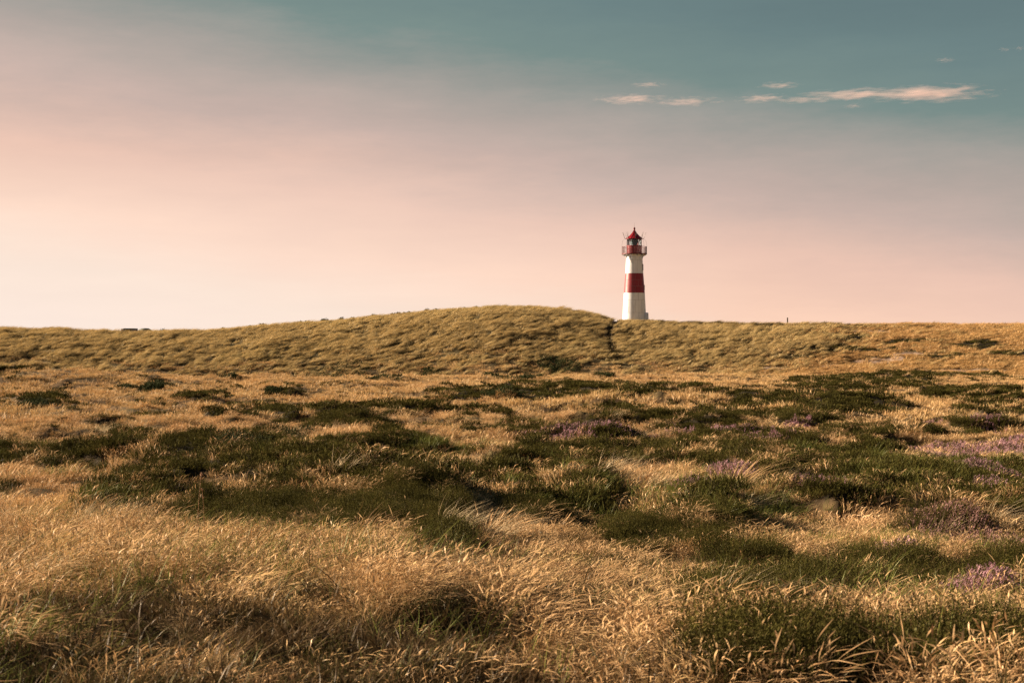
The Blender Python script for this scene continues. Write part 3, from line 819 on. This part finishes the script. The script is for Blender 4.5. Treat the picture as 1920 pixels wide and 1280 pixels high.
lh = empty('lighthouse', LH)
tag(lh, 'white lighthouse with one broad red band and red lantern house, standing on the dune ridge', 'lighthouse')
def rad(z): return np.interp(z, [0, 4.0, 6.67, 9.3], [1.65, 1.44, 1.235, 1.09])
MB().lathe([(rad(z) - .03, z) for z in np.linspace(-.5, 9.28, 12)], 64).build('shaft_core', M_seam, lh, True)
RINGS = [(-.4, 1.28, 'w'), (1.28, 3.02, 'w'), (3.02, 3.99, 'w'), (3.99, 4.88, 'r'), (4.88, 5.78, 'r'), (5.78, 6.66, 'r'), (6.66, 8.52, 'w'), (8.52, 9.28, 'w')]
NPL = 10
for ri, (za, zb, c) in enumerate(RINGS):
    g = .011
    for k in range(NPL):
        a0 = 2 * math.pi * (k + (.5 if ri % 2 else 0)) / NPL; a1 = a0 + 2 * math.pi / NPL; ga = .008
        zz = [za + g, (za + zb) / 2, zb - g]
        prof = [(rad(zz[0]) - .04, zz[0])] + [(rad(q), q) for q in zz] + [(rad(zz[2]) - .04, zz[2])]
        mb = MB().lathe(prof, 8, a0 + ga, a1 - ga)
        mb.build('plate', M_wh if c == 'w' else M_rd, lh, False)
for o_ in lh.children:
    if o_.name.startswith('plate'):
        for p_ in o_.data.polygons: p_.use_smooth = True
        o_.data.set_sharp_from_angle(angle=R(35)) if hasattr(o_.data, 'set_sharp_from_angle') else None
# corbel ring and brackets
MB().lathe([(1.05, 9.0), (1.13, 9.0), (1.15, 9.12), (1.30, 9.22), (1.30, 9.27), (1.0, 9.27)], 64).build('cornice', M_wh, lh, False)
for k in range(12):
    a = 2 * math.pi * (k + .5) / 12
    br = MB(); ca, sa = math.cos(a), math.sin(a)
    pr = [(1.06, 9.27), (1.66, 9.27), (1.62, 9.17), (1.30, 9.05), (1.20, 8.86), (1.14, 8.66), (1.08, 8.66)]
    th = .035; vs = []
    for s_ in (-1, 1):
        for r_, z_ in pr: vs.append((r_ * ca - s_ * th * sa, r_ * sa + s_ * th * ca, z_))
    m = len(pr); fs = [tuple(range(m))[::-1], tuple(range(m, 2 * m))] + [(i, (i + 1) % m, m + (i + 1) % m, m + i) for i in range(m)]
    br.add(vs, fs).build('bracket', M_wh, lh)
MB().lathe([(.95, 9.285), (1.70, 9.285), (1.75, 9.30), (1.75, 9.385), (1.70, 9.40), (.95, 9.40)], 64).build('gallery_deck', M_rail, lh)
# parapet drum with ribs
dr = MB().lathe([(1.02, 9.40), (1.02, 10.42)], 64)
drum = dr.build('lantern_base', M_rd2, lh, True)
for k in range(20):
    a = 2 * math.pi * k / 20
    MB().box((1.03 * math.cos(a), 1.03 * math.sin(a), 9.92), (.035, .05, .98), a).build('rib', M_rd2, drum)
MB().lathe([(.90, 10.42), (1.07, 10.42), (1.07, 10.50), (.90, 10.50)], 64).build('lantern_sill', M_rd2, lh)
MB().lathe([(.02, 10.52), (.88, 10.52)], 48).build('lantern_floor', M_dk, lh)
# railing
for k in range(12):
    a = 2 * math.pi * k / 12
    MB().tube([(1.70 * math.cos(a), 1.70 * math.sin(a), 9.40), (1.70 * math.cos(a), 1.70 * math.sin(a), 10.36)], .026, 6).build('railing_post', M_rail, lh)
def hoop(r, z, rr, n=48):
    mb = MB(); mb.tube([(r * math.cos(2 * math.pi * k / n), r * math.sin(2 * math.pi * k / n), z) for k in range(n + 1)], rr, 6, False); return mb
hoop(1.70, 10.34, .024).build('handrail', M_rail, lh, True)
hoop(1.70, 9.50, .014).build('lower_rail', M_rail, lh, True)
wm = MB()
for k in range(84):
    a = 2 * math.pi * (k + .5) / 84
    wm.tube([(1.70 * math.cos(a), 1.70 * math.sin(a), 9.41), (1.70 * math.cos(a), 1.70 * math.sin(a), 10.33)], .010, 4)
wmo = wm.build('railing_bars', M_mesh, lh); wmo['kind'] = 'stuff'
# lantern glazing with slanting astragals
NG = 10; r_g = .98; z0g, z1g = 10.50, 11.42
P0 = lambda k, z, r=r_g: (r * math.cos(2 * math.pi * (k + .15) / NG), r * math.sin(2 * math.pi * (k + .15) / NG), z)
for k in range(NG):
    mb = MB(); mb.add([P0(k, z0g), P0(k + 1, z0g), P0(k + 1, z1g), P0(k, z1g)], [(0, 1, 2, 3)])
    mb.build('pane', M_glass, lh)
    MB().tube([P0(k, z0g, 1.0), P0(k + .5, z1g, 1.0)], .026, 6).build('astragal', M_dk if k % 3 else M_rail, lh)
    MB().tube([P0(k + 1, z0g, 1.0), P0(k + .5, z1g, 1.0)], .026, 6).build('astragal', M_dk, lh)
    MB().tube([P0(k, z1g, 1.0), P0(k + 1, z1g, 1.0)], .03, 6).build('head_rail', M_dk, lh)
lensp = [(.02, 10.53), (.30, 10.53), (.30, 10.66), (.40, 10.70)] + [(.40 + .05 * math.sin(math.pi * i / 10) + (.012 if i % 2 else -.008), 10.72 + .6 * i / 10) for i in range(11)] + [(.30, 11.36), (.02, 11.40)]
MB().lathe(lensp, 40).build('lens', M_lens, lh)
# blinds behind the landward side of the lens
MB().lathe([(.62, 10.53), (.62, 11.40)], 20, R(20), R(95)).build('light_screen', M_rd2, lh, True)
# roof
rp = [(.90, 11.42), (1.14, 11.42), (1.17, 11.45), (1.14, 11.50), (.98, 11.60), (.72, 11.82), (.50, 12.04), (.34, 12.22), (.22, 12.40), (.13, 12.55), (.09, 12.66), (.12, 12.70), (.10, 12.73)]
MB().lathe([(.02, 11.425)] + rp, 12).build('lantern_roof', M_rd2, lh, True)
roof = [c_ for c_ in lh.children if c_.name.startswith('lantern_roof')][0]
for k in range(12):
    a = 2 * math.pi * k / 12
    MB().tube([((r_ + .012) * math.cos(a), (r_ + .012) * math.sin(a), z_) for r_, z_ in rp[3:11]], .014, 5).build('roof_seam', M_rd2, roof)
MB().lathe([(.02, 12.72), (.09, 12.74), (.145, 12.82), (.155, 12.88), (.13, 12.95), (.07, 13.01), (.03, 13.06), (.02, 13.06)], 16).build('ball_finial', M_rail, roof, True)
MB().tube([(0, 0, 13.04), (0, 0, 13.3), (0, 0, 13.68)], [.022, .014, .005], 6).build('lightning_rod', M_steel, roof)
# gutter arms with upright wires round the eaves
for k in range(8):
    a = 2 * math.pi * k / 8 + .02; ca, sa = math.cos(a), math.sin(a)
    arm = MB(); q = lambda r_, z_: (r_ * ca, r_ * sa, z_)
    arm.tube([q(1.12, 11.47), q(1.26, 11.46), q(1.33, 11.55), q(1.38, 11.68)], .030, 6)
    ao = arm.build('eaves_arm', M_dk, lh)
    for s_ in (-1, 0, 1):
        MB().tube([(1.37 * ca - s_ * .03 * sa, 1.37 * sa + s_ * .03 * ca, 11.66), ((1.60 - .04 * s_) * ca - s_ * .16 * sa, (1.60 - .04 * s_) * sa + s_ * .16 * ca, 12.36 - .05 * abs(s_))], [.016, .009], 4).build('wire', M_steel, ao)
# cables bowing from the eaves down to the handrail
for a in (R(0), R(180), R(225), R(315)):
    ca, sa = math.cos(a), math.sin(a); q = lambda r_, z_: (r_ * ca, r_ * sa, z_)
    MB().tube([q(1.17, 11.45), q(1.42, 11.36), q(1.60, 11.15), q(1.68, 10.8), q(1.72, 10.34)], .012, 5).build('cable', M_steel, lh)
# lamp box on a short bracket below the gallery, towards the heath
lb = MB().box((-.66, -1.16, 8.66), (.34, .30, .30)).build('lamp_housing', M_wh, lh, False, .04)
MB().box((-.66, -1.21, 8.90), (.10, .10, .22)).build('mount', M_dk, lb)
MB().lathe([(.02, 0), (.13, .0), (.17, .10), (.13, .2)], 16).build('lamp_hood', M_wh, lb).location = (-.62, -1.28, 8.38)
for zc_ in (8.0,):
    MB().tube([(-.55, -.98, 8.5), (-.6, -1.05, zc_)], .015, 5).build('conduit', M_seam, lh)
# small windows on the far flank
def tower_window(a, z, hw, hh, nm='window'):
    r_ = float(rad(z)); fr = MB(); ca, sa = math.cos(a), math.sin(a)
    f = MB()
    T = lambda u_, w_, z_: (ca * (r_ + w_) - sa * u_, sa * (r_ + w_) + ca * u_, z_)
    tk = .06
    def bar(u0, u1, z0_, z1_, w0, w1):
        f.add([T(u0, w0, z0_), T(u1, w0, z0_), T(u1, w1, z0_), T(u0, w1, z0_), T(u0, w0, z1_), T(u1, w0, z1_), T(u1, w1, z1_), T(u0, w1, z1_)], [(3, 2, 1, 0), (4, 5, 6, 7), (0, 1, 5, 4), (1, 2, 6, 5), (2, 3, 7, 6), (3, 0, 4, 7)])
    bar(-hw - tk, -hw, z - hh, z + hh, -.1, .03); bar(hw, hw + tk, z - hh, z + hh, -.1, .03)
    bar(-hw - tk, hw + tk, z + hh, z + hh + tk, -.1, .035); bar(-hw - tk - .03, hw + tk + .03, z - hh - tk, z - hh, -.1, .045)
    bar(-.015, .015, z - hh, z + hh, -.05, .025)
    fo = f.build(nm, M_dk, lh)
    g_ = MB(); g_.add([T(-hw, .018, z - hh), T(hw, .018, z - hh), T(hw, .018, z + hh), T(-hw, .018, z + hh)], [(0, 1, 2, 3)])
    g_.build('pane', M_win, fo)
tower_window(R(-14), 7.52, .20, .36)
tower_window(R(-10), 4.72, .18, .30)
# arched door porch
pa = R(-14); ca, sa = math.cos(pa), math.sin(pa)
porch = MB(); T = lambda u_, r_, z_: (ca * r_ - sa * u_, sa * r_ + ca * u_, z_)
arch = [(-.42, -.3), (-.42, .95)] + [(-.42 * math.cos(math.pi * k / 8), .95 + .42 * math.sin(math.pi * k / 8) * .8) for k in range(1, 8)] + [(.42, .95), (.42, -.3)]
inn = [(-.31, -.3), (-.31, .92)] + [(-.31 * math.cos(math.pi * k / 8), .92 + .31 * math.sin(math.pi * k / 8) * .8) for k in range(1, 8)] + [(.31, .92), (.31, -.3)]
n_ = len(arch); vs = [T(u_, 1.40, z_) for u_, z_ in arch] + [T(u_, 1.90, z_) for u_, z_ in arch] + [T(u_, 1.90, z_) for u_, z_ in inn] + [T(u_, 1.60, z_) for u_, z_ in inn]
fs = []
for i in range(n_ - 1):
    fs += [(i, i + 1, n_ + i + 1, n_ + i), (n_ + i, n_ + i + 1, 2 * n_ + i + 1, 2 * n_ + i), (2 * n_ + i, 2 * n_ + i + 1, 3 * n_ + i + 1, 3 * n_ + i)]
porch.add(vs, fs).build('porch', M_wh, lh)
door = MB(); vs = [T(u_, 1.66, z_) for u_, z_ in inn]; door.add(vs, [tuple(range(n_))[::-1]]); do = door.build('door', mat_solid('door_dark', (.03, .025, .02), .6), lh)
MB().box(T(.2, 1.69, .5), (.05, .05, .12), pa).build('handle', M_steel, do)

# ------------------------------------------------------------------ post on the ridge
PD = 198.6; PX = (1476.5 - 960) / FPX * PD; PZ = float(height(np.array([PX]), np.array([PD]))[0])
top = EYE + (640 - 595.2) / FPX * PD
post = MB().box((0, 0, (top - PZ) / 2 - .2), (.15, .15, top - PZ + .4), .3, .08).build('wooden_post', mat_solid('weathered_wood', (.06, .045, .03), .9, 0, .5, 15), None, False, .012)
post.location = (PX, PD, PZ); tag(post, 'single dark wooden post standing upright on the bare skyline of the ridge', 'post')

# ------------------------------------------------------------------ half-buried concrete shelter on the ridge
BD = 192.0; BX = (250 - 960) / FPX * BD; bz = EYE + (640 - 626.5) / FPX * BD
M_conc = mat_solid('concrete', (.34, .27, .23), .9, 0, .6, 8); M_teal = mat_solid('roof_felt', (.10, .14, .13), .8, 0, .3, 8)
bk = empty('shelter', (BX, BD, bz)); tag(bk, 'small half buried concrete shelter with an open dark doorway in the dune top', 'shelter')
sh = MB(); S = BD / FPX                                  # metres per photo pixel there
sh.box((-16 * S, .8, .2), (3 * S, 2.2, 1.0)); sh.box((-16 * S, 1.7, .2), (26 * S, .25, 1.1))
sh.build('side_wall', M_conc, bk, False, .02)
MB().box((1.5 * S, .2, .28), (11 * S, .3, .86)).build('front_wall', M_conc, bk, False, .02)
MB().box((-14 * S, .9, .2), (.1, .1, .1)).build('hinge', M_dk, bk)
MB().box((7 * S, .0, .30), (2.2 * S, .2, .9)).build('pillar', M_dk, bk, False, .02)
MB().box((-9 * S, 1.0, .50 + .25), (20 * S, 1.9, .10)).build('flat_roof', M_teal, bk, False, .02)
MB().lathe([(.02, .42), (.45, .38), (.8, .22), (1.0, -.15)], 20).build('dome_cover', M_teal, bk, True).location = (19 * S, .9, .42)
MB().box((-10 * S, .15, -.25), (12 * S, .4, .22), .0).build('door_step', M_conc, bk, False, .02)

# ------------------------------------------------------------------ dry flower stalk in the near hollow
def stalk(px, pyb, pyt, D, lean, label, heads):
    X = (px - 960) / FPX * D; Z = float(height(np.array([X]), np.array([D]))[0]); H = EYE + (640 - pyt) / FPX * D - Z
    o = empty('dry_flower', (X, D, Z)); tag(o, label, 'dried flower')
    M_st = M_gold
    L_ = lambda t: (lean * t * t * H, 0, t * H)
    MB().tube([L_(t) for t in (0, .3, .6, .85, 1)], [.004, .0038, .0034, .003, .002], 5).build('stem', mat_solid('dry_stem', (.36, .20, .09), .8), o)
    mh = mat_solid('dry_head', (.48, .28, .17), .9, 0, .4, 60)
    for t, rr in heads:
        c = Vector(L_(t)); rg = random.Random(int(px + t * 100))
        mb = MB()
        for k in range(26):
            d = Vector((rg.gauss(0, 1), rg.gauss(0, 1), rg.gauss(0, 1.3))).normalized(); p = c + d * rr * rg.uniform(.2, 1)
            mb.tube([p, p + d * rr * .6], [rr * .28, rr * .12], 4)
        mb.build('flower_head', mh, o)
stalk(370, 960, 888, 15.2, .06, 'tall dry flower stalk with a round brown head standing before the dark thicket', [(.99, .017), (.93, .009), (.86, .006)])
stalk(384, 962, 915, 15.0, -.05, 'shorter dry flower stalk with two pale heads beside the tall one', [(.98, .012), (.84, .009)])

# ------------------------------------------------------------------ clouds: lens-shaped drifts of vapour, far out
def cloud_mat():
    m, t_ = new_mat('cloud_vapour')
    co = t_.n('ShaderNodeTexCoord').outputs['Object']
    dist = t_.n('ShaderNodeVectorMath', {0: co}, operation='LENGTH').outputs['Value']
    rnd = t_.n('ShaderNodeObjectInfo').outputs['Random']
    off = t_.n('ShaderNodeVectorMath', {0: co, 1: t_.n('ShaderNodeCombineXYZ', {0: t_.m('MULTIPLY', rnd, 50), 1: 0, 2: 0}).outputs[0]}, operation='ADD').outputs[0]
    mp = t_.n('ShaderNodeMapping', {'Vector': off, 'Scale': (1.5, .8, 1.7), 'Rotation': (0, .12, 0)}).outputs[0]
    nz = t_.noise(mp, 1.9, 6, .62)
    fall = t_.m('SUBTRACT', 1, dist, clamp=True)
    dn = t_.m('MULTIPLY', t_.m('SUBTRACT', t_.m('ADD', nz, t_.m('MULTIPLY', fall, .30)), .61, clamp=True), .042)
    vol = t_.n('ShaderNodeVolumePrincipled', {'Color': (1, .75, .70, 1), 'Density': dn, 'Anisotropy': .2})
    t_.n('ShaderNodeOutputMaterial', {'Volume': vol.outputs[0]})
    m.cycles.volume_step_rate = 1.0
    return m
M_cloud = cloud_mat()
def cloud(px, py, rx, ry, label):
    D = 5200.0; X = (px - 960) / FPX * D; Z = EYE + (640 - py) / FPX * D
    n, mm = 24, 12; mb = MB(); vs = []; fs = []
    for i in range(mm + 1):
        th = math.pi * i / mm
        for k in range(n): vs.append((math.sin(th) * math.cos(2 * math.pi * k / n), math.sin(th) * math.sin(2 * math.pi * k / n), math.cos(th)))
    for i in range(mm):
        for k in range(n): fs.append((i * n + k, (i + 1) * n + k, (i + 1) * n + (k + 1) % n, i * n + (k + 1) % n))
    mb.add(vs, fs); o = mb.build('cloud', M_cloud, None, True)
    o.location = (X, D, Z); S_ = D / FPX; o.scale = (rx * S_, rx * S_ * .45, ry * S_)
    o.rotation_euler = (0, R(-1.5), 0)
    tag(o, label, 'cloud', 'thin pink clouds')
CL = [(1740,176,150,17,'longest and brightest pink cloud streak, over the open ridge'),
      (1600,178,120,12,'thin tail of the brightest cloud streak, on its lighthouse side'),
      (1460,161,50,8,'small pink cloud puff above the middle streaks'),
      (1430,185,60,10,'rounded pink cloud at the start of the middle streaks'),
      (1500,188,60,7,'thin flat cloud wisp joined behind the rounded one'),
      (1600,199,24,6,'tiny cloud dash hanging below the brightest streak'),
      (1185,185,80,11,'first pink cloud streak above the lighthouse, away from the bright bank'),
      (1288,191,74,10,'second pink cloud streak above the lighthouse, towards the bright bank'),
      (1215,159,42,6,'faint cloud wisp above the first streak over the lighthouse'),
      (1884,93,16,5,'small high cloud dash near the frame corner'),
      (1912,91,16,5,'second small high cloud dash cut by the frame corner'),
      (1773,113,24,6,'faint high cloud speck above the brightest streak'),
      ]
for c_ in CL: cloud(*c_)
